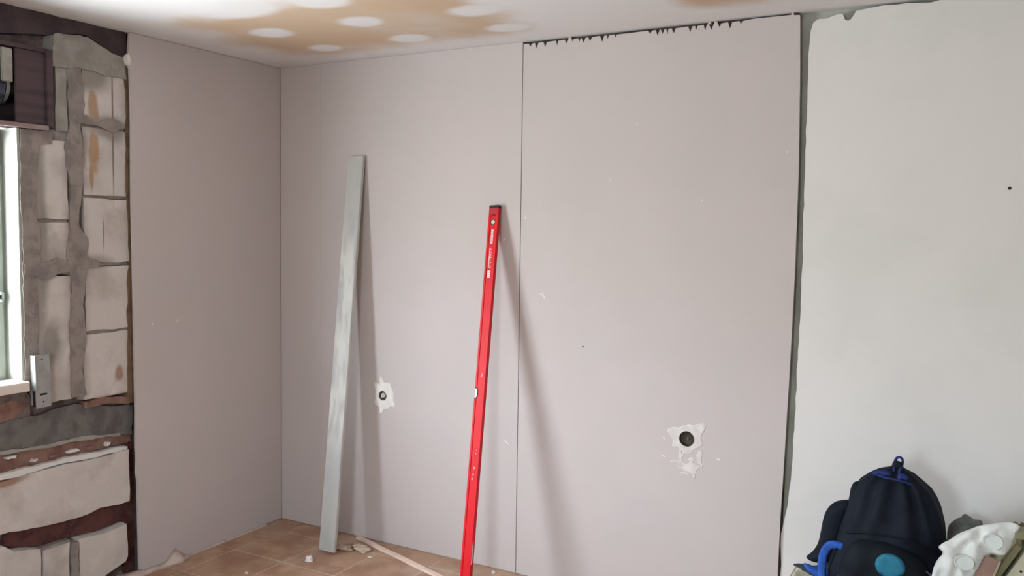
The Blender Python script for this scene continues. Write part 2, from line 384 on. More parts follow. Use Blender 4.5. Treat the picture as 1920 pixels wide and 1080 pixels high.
# drop duplicate neighbours
h2 = (2.369, .775); h1 = (.721, .790)
bA = plate('plasterboard', rect(.0006, .2945, .004, H-.001), -.0125, 0, 'back', M_board, wall_back)
bB = plate('plasterboard', rect(.2951, 1.5305, .003, H-.001), -.0125, 0, 'back', M_board, wall_back, [circle(*h1, .030)])
bC = plate('plasterboard', outC, -.0125, 0, 'back', M_board, wall_back, [circle(*h2, .036)])
pe = [(RX+.15, 0), (2.782, .0), (2.780, .25), (2.778, .43), (2.800, .56), (2.809, .66), (2.817, 1.0), (2.822, 1.32), (2.822, 1.65), (2.820, 1.96), (2.819, 2.2), (2.819, 2.47),
      (2.832, 2.505), (2.85, 2.515), (2.88, 2.512), (2.925, 2.528), (2.94, 2.525), (2.950, 2.502), (2.962, 2.497), (2.975, 2.502), (2.99, 2.530), (3.05, 2.541), (3.17, 2.540), (3.25, 2.532), (3.31, 2.545), (3.5, 2.546), (3.6, 2.538), (3.7, 2.546), (RX+.15, 2.546)]
plate('plaster_coat', rough(pe, .04, .0022, 3, 20), -.044, -.010, 'back', M_plaster, wall_back)
# joint cement bead in the room corner
# filler around the sunk boxes
def star(cx, cy, r0, spikes, n=44, seed=1, sq=1.0):
    o = []
    for i in range(n):
        t = 2*math.pi*i/n; k = 1
        for (ang, am, wd) in spikes:
            dd = (t-math.radians(ang)+math.pi) % (2*math.pi)-math.pi; k += am*math.exp(-(dd/wd)**2)
        k += .06*noise.noise(Vector((math.cos(t)*3, math.sin(t)*3, seed)))*2
        o.append((cx+r0*k*math.cos(t), cy+r0*k*math.sin(t)*sq))
    return o
plate('filler_patch', star(h1[0]+.008, h1[1]+.0, .064, [(140, .40, .18), (104, .55, .14), (60, .2, .2), (-30, .3, .18), (-62, .1, .25), (-105, .45, .18), (-140, .2, .2)], 60, 2, 1.12), -.001, .003, 'back', M_filler, bB, [circle(*h1, .026)], .006)
plate('filler_patch', star(h2[0]-.002, h2[1]-.000, .062, [(42, .75, .34), (160, .50, .30), (-10, .25, .3), (215, .2, .2)], 60, 5, 1.0), -.001, .0025, 'back', M_smear, bC, [circle(*h2, .034)], .008)
for (cx, cy, rx, ry, sd) in ((2.428, .700, .013, .032, 1), (2.343, .692, .011, .026, 2), (2.388, .652, .040, .020, 3), (2.322, .668, .030, .007, 4), (2.362, .622, .028, .004, 8), (2.404, .615, .006, .016, 9), (2.372, .722, .032, .010, 10), (2.392, .684, .016, .014, 6), (2.352, .645, .018, .008, 7), (2.438, .665, .006, .010, 5)):
    plate('filler_smear', blob(cx, cy, rx, ry, 26, .32, sd), -.0005, .0014+.0003*sd/9, 'back', M_smear, bC, (), .003)
def streak(p0, p1, wd, parent, kind='back', base=0.0):
    a = Vector(p0); b = Vector(p1); n = Vector((-(b-a).y, (b-a).x)).normalized(); m = (a+b)/2
    pg = [tuple(a), tuple(m-n*wd+n*wd*.3), tuple(b), tuple(m+n*wd)]
    plate('plaster_splash', smooth_poly(pg, 1), base-.0005, base+.0012, kind, M_filler, parent)
for a, b, wd in (((1.650, 1.385), (1.672, 1.340), .004), ((1.640, 1.378), (1.655, 1.362), .003), ((2.400, 1.807), (2.412, 1.803), .005), ((2.745, 2.002), (2.754, 1.994), .004), ((2.103, 2.145), (2.108, 2.138), .004),
                 ((1.986, 1.905), (1.987, 1.893), .003), ((1.555, 1.735), (1.560, 1.724), .005), ((1.576, 1.388), (1.580, 1.380), .003), ((2.253, .690), (2.278, .680), .004), ((2.50, .705), (2.52, .703), .006), ((2.26, .77), (2.272, .76), .005)):
    streak(a, b, wd, bC)
for a, b, wd in (((1.438, 1.615), (1.448, 1.632), .006), ((1.455, .655), (1.488, .628), .004), ((1.30, 1.03), (1.304, 1.022), .003)):
    streak(a, b, wd, bB)
plate('screw_hole', circle(1.868, 1.139, .004, 10), -.001, .0006, 'back', M_dark, bC)
plate('screw_hole', circle(3.534, 1.843, .006, 10), -.0105, -.0094, 'back', M_dark, wall_back)

# left wall: core with window + shutter-box opening
op = [(WIN[1], WIN[2]), (WIN[1], WIN[3]), (-1.312, 2.065), (-1.312, 2.405), (-2.70, 2.405), (-2.70, WIN[3]), (WIN[0], WIN[3]), (WIN[0], WIN[2])]
wall_left = struct(plate('wall_left', rect(RY-.3, .04, -.12, H), -.170, -.085, 'left', M_core, None, [op]))
# blocks (y0,y1,z0,z1)
blocks = [(-1.178, -.955, 2.115, 2.375), (-1.178, -.955, 1.797, 2.100), (-1.178, -.950, 1.497, 1.789), (-1.178, -.945, 1.187, 1.484), (-1.192, -.945, .880, 1.179),
          (-1.30, -1.245, 2.065, 2.38), (-1.405, -1.245, 1.685, 2.03), (-1.405, -1.245, 1.487, 1.677), (-1.41, -1.242, .895, 1.448),
          (-1.62, -.968, .395, .615), (-1.68, -1.402, -.0, .275), (-1.396, -1.272, .0, .262), (-1.236, -.975, .03, .262),
          (-2.28, -1.632, .395, .615), (-2.28, -1.69, .0, .30)]
blk_polys = {9: [(-1.62, .385), (-1.54, .385), (-1.40, .362), (-1.22, .352), (-1.12, .372), (-1.02, .358), (-.965, .362), (-.965, .612), (-1.12, .608), (-1.28, .618), (-1.45, .612), (-1.62, .606)],
             12: [(-1.236, .0), (-1.11, .0), (-1.10, .045), (-.99, .075), (-.978, .10), (-.985, .262), (-1.09, .250), (-1.236, .262)],
             10: [(-1.68, .0), (-1.402, .0), (-1.402, .272), (-1.52, .300), (-1.56, .335), (-1.68, .34)]}
for k, (a, b, c, e) in enumerate(blocks):
    pg = blk_polys.get(k, rect(a, b, c, e))
    plate('mortar' if k == 5 else 'block', rough(pg, .045, .003, k, 12), -.10, -.030+random.uniform(-.004, .002), 'left', M_mortar_lt if k == 5 else M_block, wall_left, (), .004)
for y0 in (-3.30, -3.94):
    for kz in range(8):
        plate('block', rough(rect(y0+.0, y0+.63, .01+kz*.315, .315+kz*.315), .05, .003, kz+30), -.10, -.03, 'left', M_block, wall_left, (), .004)
# thin pointing in the narrow joints
for a, b, c, e in ((-1.18, -.95, 1.786, 1.800), (-1.18, -.945, 1.482, 1.500), (-1.19, -.945, 1.176, 1.190), (-1.405, -1.25, 1.674, 1.688), (-1.405, -1.268, .02, .27), (-1.18, -.96, 2.09, 2.12), (-1.30, -1.13, 1.45, 1.54), (-1.32, -1.24, 2.02, 2.07)):
    plate('mortar', rect(a, b, c, e), -.09, -.039, 'left', M_mortar, wall_left)
for k, pg in enumerate([
    [(-1.252, .90), (-1.185, .90), (-1.200, 1.02), (-1.175, 1.15), (-1.190, 1.30), (-1.165, 1.46), (-1.13, 1.50), (-1.165, 1.53), (-1.155, 1.60), (-1.205, 1.67), (-1.185, 1.80), (-1.168, 1.95), (-1.185, 2.10), (-1.16, 2.20), (-1.18, 2.38), (-1.25, 2.38), (-1.235, 2.10), (-1.262, 2.0), (-1.235, 1.80), (-1.252, 1.62), (-1.262, 1.52), (-1.242, 1.42), (-1.255, 1.2)],
    [(-1.455, 1.455), (-1.38, 1.435), (-1.335, 1.428), (-1.29, 1.452), (-1.24, 1.46), (-1.24, 1.505), (-1.30, 1.525), (-1.34, 1.512), (-1.455, 1.50)],
    [(-1.20, 1.470), (-1.12, 1.476), (-1.08, 1.486), (-1.12, 1.512), (-1.20, 1.520)],
    [(-1.275, .0), (-1.232, .0), (-1.235, .255), (-1.27, .262)]]):
    plate('mortar', rough(pg, .02, .004, k+50, 20), -.09, -.0262+.0013*k, 'left', M_mortar, wall_left, (), .004)
plate('mortar', rough([(-1.325, 2.33), (-1.30, 2.335), (-1.20, 2.345), (-1.08, 2.335), (-.955, 2.335), (-.955, 2.435), (-1.03, 2.445), (-1.09, 2.475), (-1.15, 2.498), (-1.31, 2.475)], .02, .005, 61, 20), -.09, -.020, 'left', M_mortar_lt, wall_left, (), .006)
plate('mortar', rough([(-1.20, 2.105), (-1.12, 2.11), (-1.03, 2.085), (-.965, 2.11), (-.965, 2.135), (-1.03, 2.155), (-1.10, 2.125), (-1.16, 2.15), (-1.23, 2.14)], .02, .004, 62, 20), -.09, -.024, 'left', M_mortar, wall_left, (), .004)
# rough strip left of the left column, beside the reveal
plate('mortar', rough([(-1.457, .972), (-1.425, .975), (-1.40, 1.12), (-1.392, 1.30), (-1.402, 1.46), (-1.375, 1.50), (-1.375, 1.62), (-1.395, 1.72), (-1.385, 1.95), (-1.37, 2.0), (-1.32, 2.01), (-1.31, 2.06), (-1.457, 2.06)], .03, .004, 63, 20), -.09, -.028, 'left', M_mortar, wall_left, (), .003)
# dark ring beam under the ceiling
plate('concrete_beam', rough([(-4.6, 2.43), (-1.52, 2.43), (-1.32, 2.47), (-1.15, 2.50), (-1.05, 2.455), (-.965, 2.42), (-.950, 2.44), (-.950, 2.549), (-4.6, 2.549)], .04, .005, 70), -.084, -.027, 'left', M_beam, wall_left, (), .004)
# cement ledge, rusty chase and brown chase below the sill
plate('cement_ledge', rough([(-2.6, .74), (-1.57, .722), (-1.30, .705), (-1.10, .695), (-.93, .672), (-.925, .815), (-1.05, .825), (-1.21, .865), (-1.30, .862), (-1.42, .85), (-1.60, .835), (-2.6, .84)], .03, .006, 71), -.089, -.052, 'left', M_ledge, wall_left, (), .004)
plate('rubble_fill', rough([(-2.6, .83), (-1.60, .83), (-1.42, .845), (-1.41, .93), (-1.44, .97), (-2.6, .965)], .03, .006, 72), -.089, -.060, 'left', M_core, wall_left, (), .004)
plate('rusty_fill', rough([(-2.6, .63), (-1.60, .635), (-1.40, .625), (-1.22, .625), (-1.10, .635), (-.93, .64), (-.93, .672), (-1.10, .693), (-1.30, .703), (-1.60, .722), (-2.6, .73)], .03, .005, 73), -.089, -.062, 'left', M_rusty, wall_left, (), .004)
plate('pale_ledge', rough([(-2.6, .60), (-1.60, .606), (-1.45, .612), (-1.28, .618), (-1.12, .608), (-.968, .612), (-.968, .628), (-1.12, .632), (-1.28, .640), (-1.45, .634), (-2.6, .628)], .03, .003, 77), -.085, -.036, 'left', M_plaster, wall_left, (), .002)
plate('cement_lip', rough([(-2.6, .722), (-1.60, .716), (-1.35, .700), (-1.22, .704), (-1.10, .690), (-1.0, .682), (-1.0, .692), (-1.10, .706), (-1.22, .714), (-1.35, .714), (-1.60, .732), (-2.6, .738)], .03, .003, 78), -.085, -.046, 'left', M_mortar_lt, wall_left, (), .002)
plate('rusty_fill', rough([(-1.19, .842), (-1.10, .848), (-.96, .822), (-.945, .852), (-1.0, .872), (-1.10, .885), (-1.19, .875)], .02, .004, 79), -.085, -.034, 'left', M_rusty, wall_left, (), .002)
plate('rusty_fill', rough([(-2.5, .80), (-1.5, .85), (-1.42, .90), (-1.5, .93), (-2.5, .90)], .03, .006, 90), -.085, -.056, 'left', M_rusty, wall_left, (), .002)
for k in range(7):
    yy = -1.60+k*.09+random.uniform(-.01, .01); zz = random.choice((.685, .69, .66))
    plate('mortar', blob(yy, zz+random.uniform(-.008, .008), random.uniform(.012, .035), random.uniform(.005, .012), 14, .3, k+80), -.065, -.040-random.uniform(0, .01), 'left', random.choice((M_smear, M_rusty, M_plaster)), wall_left, (), .003)
plate('brown_chase_fill', rough([(-1.56, .32), (-1.53, .385), (-1.40, .36), (-1.22, .352), (-.93, .365), (-.93, .27), (-1.10, .255), (-1.40, .275)], .03, .006, 74), -.089, -.070, 'left', M_chase, wall_left, (), .004)
plate('brown_chase_fill', rough([(-.975, .0), (-.92, .0), (-.92, .67), (-.965, .67), (-.955, .45), (-.98, .27)], .03, .004, 75), -.089, -.066, 'left', M_chase, wall_left, (), .003)
plate('adhesive_strip', rough([(-.968, .83), (-.93, .83), (-.93, 2.42), (-.966, 2.42), (-.957, 2.2), (-.966, 1.9), (-.955, 1.6), (-.963, 1.3)], .03, .004, 76), -.089, -.024, 'left', mk_simple('brown_adhesive', (118, 96, 76), (92, 74, 62), 18, .95, (50, .6, .008)), wall_left, (), .003)
# plasterboard on the left wall
le = [(-.002, .004), (-.002, H-.002), (-.953, H-.002), (-.960, 2.47), (-.966, 2.42), (-.966, 2.40), (-.955, 2.385), (-.951, 2.2), (-.955, 1.8), (-.951, 1.2), (-.950, .8), (-.953, .62), (-.949, .56), (-.953, .50), (-.945, .46), (-.944, .25), (-.942, .004)]
bL = plate('plasterboard', le, -.0125, 0, 'left', M_board, wall_left)
box('adhesive_gap', (-.088, -.92, 0), (-.013, .0, H-.002), M_gap, wall_left)
plate('mortar', blob(-.962, 2.425, .010, .028, 16, .2, 4), -.02, .001, 'left', M_filler, wall_left)
for a, b, wd in (((-.860, 1.195), (-.845, 1.200), .010), ((-.715, 1.195), (-.700, 1.208), .006)): streak(a, b, wd, bL, 'left')

# other walls of the room
wall_right = struct(box('wall_right', (RX, RY-.3, -.12), (RX+.2, .044, H), M_wall))
wall_front = struct(plate('wall_front', rect(-.34, RX, -.12, H), RY-.25, RY, 'front', M_wall, None, [rect(*FILL_WIN)]))
# unseen window added behind the camera to give fill light
w2 = struct(plate('added_fill_window', rect(*FILL_WIN), RY-.2, RY-.14, 'front', M_pvc, None, [rect(FILL_WIN[0]+.07, FILL_WIN[1]-.07, FILL_WIN[2]+.07, FILL_WIN[3]-.07)]))
box('pane', (FILL_WIN[0]+.06, RY-.175, FILL_WIN[2]+.06), (FILL_WIN[1]-.06, RY-.17, FILL_WIN[3]-.06), M_glass, w2)

# window_1: reveal lining, frame, sash, pane, sill
win = struct(plate('window_1', rect(WIN[0]+.005, WIN[1]-.005, WIN[2]+.03, WIN[3]-.003), -.169, -.140, 'left', M_pvc_grey, None,
                   [rect(WIN[0]+.025, WIN[1]-.025, WIN[2]+.05, WIN[3]-.025)]))
lin = box('reveal_lining', (-.169, WIN[1]-.012, WIN[2]+.03), (-.034, WIN[1]-.0005, WIN[3]), M_pvc, win)
box('reveal_lining', (-.169, WIN[0]+.0005, WIN[2]+.03), (-.034, WIN[0]+.012, WIN[3]), M_pvc, win)
for y0, y1 in ((WIN[0]+.025, WIN[1]-.025),):
    s_ = plate('sash', rect(y0, y1, WIN[2]+.05, WIN[3]-.025), -.169, -.132, 'left', M_pvc_grey, win, [rect(y0+.022, y1-.022, WIN[2]+.085, WIN[3]-.05)])
    box('pane', (-.156, y0+.02, WIN[2]+.082), (-.151, y1-.02, WIN[3]-.047), M_glass, s_)
box('handle', (-.131, -1.500, 1.34), (-.112, -1.485, 1.38), M_pvc_grey, win, .003); box('latch', (-.131, -1.52, 1.35), (-.112, -1.501, 1.37), M_dark, win)
sill = box('window_sill', (-.10, WIN[0]+.02, .972), (.022, -1.468, 1.012), M_sill, win, .003)
box('sill_bed', (-.169, WIN[0]+.001, .9705), (-.10, WIN[1]-.001, 1.0), M_sill, win)

# ================================================================== OBJECTS
# roller shutter box in its opening above the window
sb = empty('roller_shutter_box', 'dark open roller shutter box above the window at the left edge', 'shutter box', (0, -2.0, 2.065))
sb_in = Matrix.Translation((0, 2.0, -2.065))
def sbox(name, a, b, mat, bev=0): return box(name, a, b, mat, sb, bev, sb_in)
sbox('back_panel', (-.222, -2.695, 2.068), (-.21, -1.315, 2.403), M_boxwood)
sbox('end_panel', (-.21, -1.345, 2.075), (-.012, -1.317, 2.400), M_boxwood, .002)
sbox('end_panel', (-.21, -2.69, 2.075), (-.012, -2.665, 2.400), M_boxwood, .002)
sbox('top_panel', (-.21, -2.66, 2.385), (-.02, -1.345, 2.402), M_boxwood)
sbox('bottom_board', (-.21, -2.66, 2.0665), (-.008, -1.348, 2.082), M_boxwood)
sbox('bottom_lip', (-.008, -2.66, 2.060), (.004, -1.350, 2.078), M_boxlip, .002)
sbox('front_board', (-.040, -1.47, 2.083), (-.028, -1.346, 2.384), M_boxwood, .002)
n = 26
def cyl_y(name, x, z, rr, y0, y1, mat, wob=0):
    bm = bmesh.new(); rings = []
    for y in (y0, y1):
        rings.append([bm.verts.new((x+(rr+(wob if k % 2 else 0))*math.cos(2*math.pi*k/n), y+2.0, z-2.065+(rr+(wob if k % 2 else 0))*math.sin(2*math.pi*k/n))) for k in range(n)])
    for k in range(n): bm.faces.new((rings[0][k], rings[0][(k+1) % n], rings[1][(k+1) % n], rings[1][k]))
    bm.faces.new(rings[0][::-1]); bm.faces.new(rings[1]); return obj(name, bm, mat, sb)
cyl_y('shutter_roll', -.125, 2.23, .083, -2.60, -1.50, M_shutter, -.006)
cyl_y('roller_shaft', -.125, 2.23, .022, -2.66, -1.346, M_galv)
cyl_y('belt_pulley', -.125, 2.23, .07, -1.49, -1.475, M_galv)
sp_ = sbox('bracket', (-.03, -1.53, 2.24), (-.018, -1.485, 2.375), M_mortar_lt, .003)

# galvanised fixing strap beside the sill
br = empty('metal_bracket', 'grey galvanised metal bracket with slot beside the window sill', 'bracket', (0, -1.40, .89))
bm = bmesh.new()
RB = Matrix.Rotation(math.radians(1.2), 4, 'X')
P = lambda u_, v_, w_: RB @ Vector((w_, u_, v_))
b_ = obj('plate', plate_bm(rect(-.030, .036, 0, .225), [rect(-.012, .020, .052, .060), circle(.003, .024, .004, 10), circle(.003, .205, .004, 10)], -.004, 0, P), M_galv, br)
obj('flange', plate_bm(rect(-.034, -.030, .075, .225), [], -.026, .010, P), M_galv, br)
obj('backing', plate_bm(rect(-.028, .034, .004, .220), [], -.026, -.005, P), M_dark, br)

# screed board
def lean(name, label, cat, foot, top_, spin=0):
    f = Vector(foot); t = Vector(top_); z = (t-f); Ln = z.length; z.normalize()
    xax = Vector((math.cos(spin), math.sin(spin), 0)); xax = (xax-z*xax.dot(z)).normalized(); yax = z.cross(xax)   # yax points to the wall
    o = empty(name, label, cat); mm = Matrix((xax, yax, z)).transposed().to_4x4(); mm.translation = f; o.matrix_world = mm; return o, Ln
sc, Ln = lean('straightedge', 'dull grey aluminium straightedge leaning in the corner left of the red level', 'straightedge', (.576, -.268, .012), (.5525, -.0135, 2.045))
w_, t_ = .051, .0105
bm = bmesh.new()
pr = [(-w_+.003, -t_), (w_-.003, -t_), (w_, -t_+.003), (w_, t_-.003), (w_-.003, t_), (-w_+.003, t_), (-w_, t_-.003), (-w_, -t_+.003)]
def extr(bm, pr, z0, z1, cap=True):
    A = [bm.verts.new((a, b, z0)) for a, b in pr]; B = [bm.verts.new((a, b, z1)) for a, b in pr]
    for i in range(len(pr)): j = (i+1) % len(pr); bm.faces.new((A[i], A[j], B[j], B[i]))
    if cap: bm.faces.new(A[::-1]); bm.faces.new(B)
extr(bm, pr, 0, Ln); obj('profile', bm, M_alu, sc)
sc_s = plate_bm(rough([(-w_+.004, .55), (w_-.012, .62), (w_-.004, 1.0), (w_-.004, 1.62), (.0, 1.60), (-.03, 1.52), (-w_+.004, 1.45)], .04, .006, 5), [], .0, .0012, lambda a, b, c: Vector((a, -t_-c, b)))
sc_s.free()

# spirit level
lv, Ln = lean('spirit_level', 'long bright red spirit level leaning against the plasterboards', 'spirit level', (1.492, -.405, .009), (1.402, -.0165, 1.785))
W, T = .0255, .012
prof = [(-W, -T), (-W+.009, -T), (-W+.011, -T+.003), (W-.011-.004, -T+.003), (W-.013, -T), (W, -T), (W, T), (W-.009, T), (W-.011, T-.003), (-W+.011, T-.003), (-W+.009, T), (-W, T)]
zc = Ln*.508
def level_seg(z0, z1, pr):
    bm = bmesh.new(); extr(bm, pr, z0, z1); return bm
cut = [(max(a, -W+.014), b) for a, b in prof]
bm = bmesh.new(); extr(bm, prof, .014, zc-.028); extr(bm, prof, zc+.028, Ln-.014)
cprof = [(-W+.012, -T+.003), (W-.013, -T+.003), (W-.011, -T), (W, -T), (W, T), (W-.009, T), (W-.011, T-.003), (-W+.012, T-.003)]
extr(bm, cprof, zc-.028, zc+.028)
obj('beam', bm, M_red, lv)
for k, (z0, z1) in enumerate(((0, .014), (Ln-.014, Ln))):
    bm = bmesh.new(); extr(bm, [(-W-.001, -T-.001), (W+.001, -T-.001), (W+.001, T+.001), (-W-.001, T+.001)], z0, z1); bmesh.ops.bevel(bm, geom=bm.edges[:], offset=.002, segments=1, affect='EDGES')
    obj('end_cap', bm, M_blk, lv)
PF = lambda a, b, c: Vector((a, -T+.003-c, b))
# rounded vial window in the left edge
vb = bmesh.new(); extr(vb, [(-W+.002+0, -T+.005), (-W+.012, -T+.005), (-W+.012, T-.005), (-W+.002, T-.005)], zc-.026, zc+.026)
va = obj('centre_vial', vb, M_vial, lv)
ring = [(-W+.000, zc-.029), (-W+.010, zc-.026), (-W+.0165, zc-.015), (-W+.018, zc), (-W+.0165, zc+.015), (-W+.010, zc+.026), (-W+.000, zc+.029),
        (-W+.000, zc+.0235), (-W+.008, zc+.021), (-W+.0135, zc+.012), (-W+.015, zc), (-W+.0135, zc-.012), (-W+.008, zc-.021), (-W+.000, zc-.0235)]
obj('vial_frame', plate_bm(ring, [], -.003, .002, PF), M_blk, va)
# end vial near the top
ze = Ln-.083
ev = obj('end_vial', plate_bm(circle(.0, ze, .011, 20), [], -.001, .0012, PF), M_vial, lv)
obj('vial_ring', plate_bm(circle(.0, ze, .0135, 20), [circle(.0, ze, .0105, 20)], -.001, .0025, PF), M_blk, ev)
obj('hang_hole', plate_bm([(-.013, Ln-.052), (-.006, Ln-.045), (.0, Ln-.043), (.008, Ln-.045), (.014, Ln-.052), (.012, Ln-.056), (.006, Ln-.050), (.0, Ln-.048), (-.006, Ln-.050), (-.010, Ln-.056)], [], -.001, .0008, PF), M_blk, lv)
obj('worn_end', plate_bm(rect(-W+.001, W-.001, Ln-.043, Ln-.0145), [], -.003, .0035, PF), M_red_d, lv)
lb = obj('white_label', plate_bm([(-.005, Ln-.19), (.006, Ln-.185), (.006, Ln-.118), (-.005, Ln-.118)], [], 0, .0006, PF), M_white, lv)
lb['label'] = 'narrow white label with faded print'
for k in range(9): obj('print', plate_bm(rect(-.0015-.001*(k % 2), .003, Ln-.180+k*.0066, Ln-.1765+k*.0066), [], .0005, .0009, PF), M_ink, lb)
bm_ = plate_bm(rect(-.0065, -.0045, Ln-.30, Ln-.205), [], 0, .0005, PF)
le_ = obj('faded_lettering', bm_, M_white, lv)
for k in range(13):
    z0 = Ln-.305+k*.0078; s0 = .0015 if k % 3 else .004
    obj('print', plate_bm([(-.008, z0), (.003+s0, z0+.003), (.003+s0, z0+.005), (-.008, z0+.0022)], [], 0, .0006, PF), M_white, le_)
lb2 = obj('white_label', plate_bm(rect(-.009, .006, Ln-.352, Ln-.318), [], 0, .0006, PF), M_white, lv)
for k in range(3): obj('print', plate_bm(rect(-.006, .004, Ln-.346+k*.0095, Ln-.3425+k*.0095), [], .0005, .0009, PF), M_red, lb2)
for (a, b, s0) in ((.012, zc+.115, .004), (.006, zc+.085, .006), (.003, zc+.078, .004), (.011, zc-.26, .004), (.006, zc-.275, .003), (.004, zc-.34, .005), (.0, zc-.37, .004), (-.003, zc-.39, .004)):
    obj('plaster_splash', plate_bm(blob(a, b, s0, s0*1.2, 12, .3, b*40), [], -.0005, .0009, PF), mk_simple('pink_plaster_dust', (240, 130, 132), (246, 160, 160), 90, .8, None) if 'pink_plaster_dust' not in bpy.data.materials else bpy.data.materials['pink_plaster_dust'], lv)
ds = plate_bm([(-T+.003, .16), (-.001, .16), (.0, .24), (-.002, .262), (-T+.003, .24)], [], 0, .0008, lambda a, b, c: Vector((W+c, a, b)))
sd = obj('side_label', ds, M_white, lv); sd['label'] = 'pale strip on the narrow edge'

# sunk electrical boxes
for (cx, cz), rr, lab, nm in ((h1, .0262, 'small round wall box with white wires behind the leaning straightedge', 0), (h2, .0342, 'round dark wall box above filler smears, right of the red level', 1)):
    jb = empty('electrical_box', lab, 'electrical box', (cx, .02, cz), None)
    bm = bmesh.new(); ring_ = []
    for rad, y in ((rr, -.019), (rr, .023), (rr-.0018, .023), (rr-.0018, .0205), (0.0001, .0205)): pass
    n_ = 28; R_ = [(rr, -.021), (rr, .024), (.0005, .024), (.0005, .021), (rr-.0022, .021), (rr-.0022, -.021)]
    rings = [[bm.verts.new((a*math.cos(2*math.pi*k/n_), y, a*math.sin(2*math.pi*k/n_))) for k in range(n_)] for a, y in R_]
    for i in range(len(rings)):
        A, B = rings[i], rings[(i+1) % len(rings)]
        for k in range(n_): bm.faces.new((A[k], A[(k+1) % n_], B[(k+1) % n_], B[k]))
    obj('cup', bm, M_hole if nm else M_cloth, jb, False)
    if nm == 0:
        obj('wire', tube('w', spline([(-.012, .018, .014), (-.013, -.012, .0), (-.008, -.022, -.012), (-.004, -.012, -.012)]), .0042, M_white).data, M_white, jb) if False else None
        tube('wire', spline([(-.010, .018, .010), (-.011, -.006, .008), (-.010, -.016, -.003), (-.006, -.012, -.012)]), .0040, M_filler, jb)
        tube('wire', spline([(.000, .018, .008), (-.001, -.008, .010), (.001, -.016, -.002), (.000, -.010, -.010)]), .0038, M_filler, jb)
        tube('wire', spline([(.010, .018, .004), (.011, -.006, .009), (.009, -.016, .0), (.008, -.010, -.008)]), .0038, M_filler, jb)
    else:
        tube('wire', spline([(-.004, .018, -.002), (-.003, .004, .002), (.002, -.006, -.002), (-.003, .002, -.010)]), .0032, M_card, jb)
        tube('wire', spline([(.012, .018, -.016), (.014, .004, -.014), (.008, .0, -.012)]), .003, M_card, jb)

# wooden strip on the floor
s0 = Vector((.575, -.022, .009)); s1 = Vector((1.40, -.285, .009)); dv = s1-s0; ang = math.atan2(dv.y, dv.x)
st = empty('wooden_strip', 'thin pale wooden strip lying on the floor tiles beside the level', 'wood strip', (s0.x, s0.y, 0), (0, 0, ang))
bm = bmesh.new(); k = 14
for i in range(k): pass
L_ = dv.length
vs = [[bm.verts.new((L_*i/k, yy+.0015*math.sin(i*1.3), zz)) for yy, zz in ((-.013, .0005), (.013, .0005), (.013, .012+.001*math.sin(i)), (-.013, .012))] for i in range(k+1)]
for i in range(k):
    for j in range(4): bm.faces.new((vs[i][j], vs[i][(j+1) % 4], vs[i+1][(j+1) % 4], vs[i+1][j]))
bm.faces.new(vs[0][::-1]); bm.faces.new(vs[-1]); tag(st, 'thin pale wooden strip lying on the floor between straightedge and level', 'wood strip')
obj('strip', bm, M_wood, st)

# plaster crumbs
def lump(name, c, s, mat, label, cat, seed, group=None, sub=2, amp=.35, parent=None):
    bm = bmesh.new(); bmesh.ops.create_icosphere(bm, subdivisions=sub, radius=1)
    for v in bm.verts:
        k = 1+amp*noise.noise(v.co*1.6+Vector((seed, 0, 0)))*2+amp*.4*noise.noise(v.co*4+Vector((seed, 5, 0)))
        v.co = Vector((v.co.x*s[0]*k, v.co.y*s[1]*k, max(v.co.z*s[2]*k, -s[2]*.6)))
    zm = min(v.co.z for v in bm.verts)
    for v in bm.verts: v.co.z -= zm
    o = obj(name, bm, mat, parent, sub > 2); o.location = c
    if label: tag(o, label, cat, group)
    return o
lump('plaster_crumb', (.566, -.395, .0), (.024, .017, .017), M_filler, 'largest white plaster crumb on the tiles before the straightedge', 'plaster crumb', 3, 'plaster crumbs on the floor')
lump('plaster_crumb', (.80, -.205, .0), (.011, .004, .004), M_filler, 'tiny white plaster sliver on the tiles near the wooden strip', 'plaster crumb', 5, 'plaster crumbs on the floor')
lump('plaster_crumb', (.42, -.67, .0), (.009, .008, .005), M_sill, 'small pinkish crumb on the tiles nearest the left board', 'plaster crumb', 7, 'plaster crumbs on the floor')
lump('plaster_crumb', (1.44, -.055, .0), (.010, .008, .008), M_filler, 'small white crumb at the foot of the board joint', 'plaster crumb', 9, 'plaster crumbs on the floor')
for k, (a, b) in enumerate(((.60, -.20), (.655, -.14), (.70, -.17))):
    lump('dust_heap', (a+.01, b+.02, 0), (.045, .03, .010), M_grout, ('low dusty heap on the tiles right behind the straightedge foot', 'low dusty heap on the tiles between straightedge and wooden strip', 'low dusty heap on the tiles under the wooden strip end')[k], 'dust heap', 20+k, 'dust heaps by the wall', 3)
# plaster ridge along the foot of the left board
bm = bmesh.new(); ys = [-1.02+.02*i for i in range(46)]; rings = []
for i, y in enumerate(ys):
    if y < -.66:
        hgt = .016+.050*math.exp(-((y+.745)/.030)**2)+.006*noise.noise(Vector((y*20, 1, 0))); wd = .030+.012*noise.noise(Vector((y*13, 3, 0)))+.02*math.exp(-((y+.74)/.05)**2)
        if y < -.92: hgt += .012
    else: hgt = .007+.004*noise.noise(Vector((y*20, 1, 0))); wd = .012+.006*noise.noise(Vector((y*15, 2, 0)))
    rings.append([bm.verts.new(v) for v in ((.0008, y, 0), (.0008, y, hgt), (wd*.45, y, hgt*.75), (wd*.85, y, hgt*.35), (wd, y, 0))])
for i in range(len(rings)-1):
    for j in range(5): bm.faces.new((rings[i][j], rings[i][(j+1) % 5], rings[i+1][(j+1) % 5], rings[i+1][j]))
bm.faces.new(rings[0][::-1]); bm.faces.new(rings[-1])
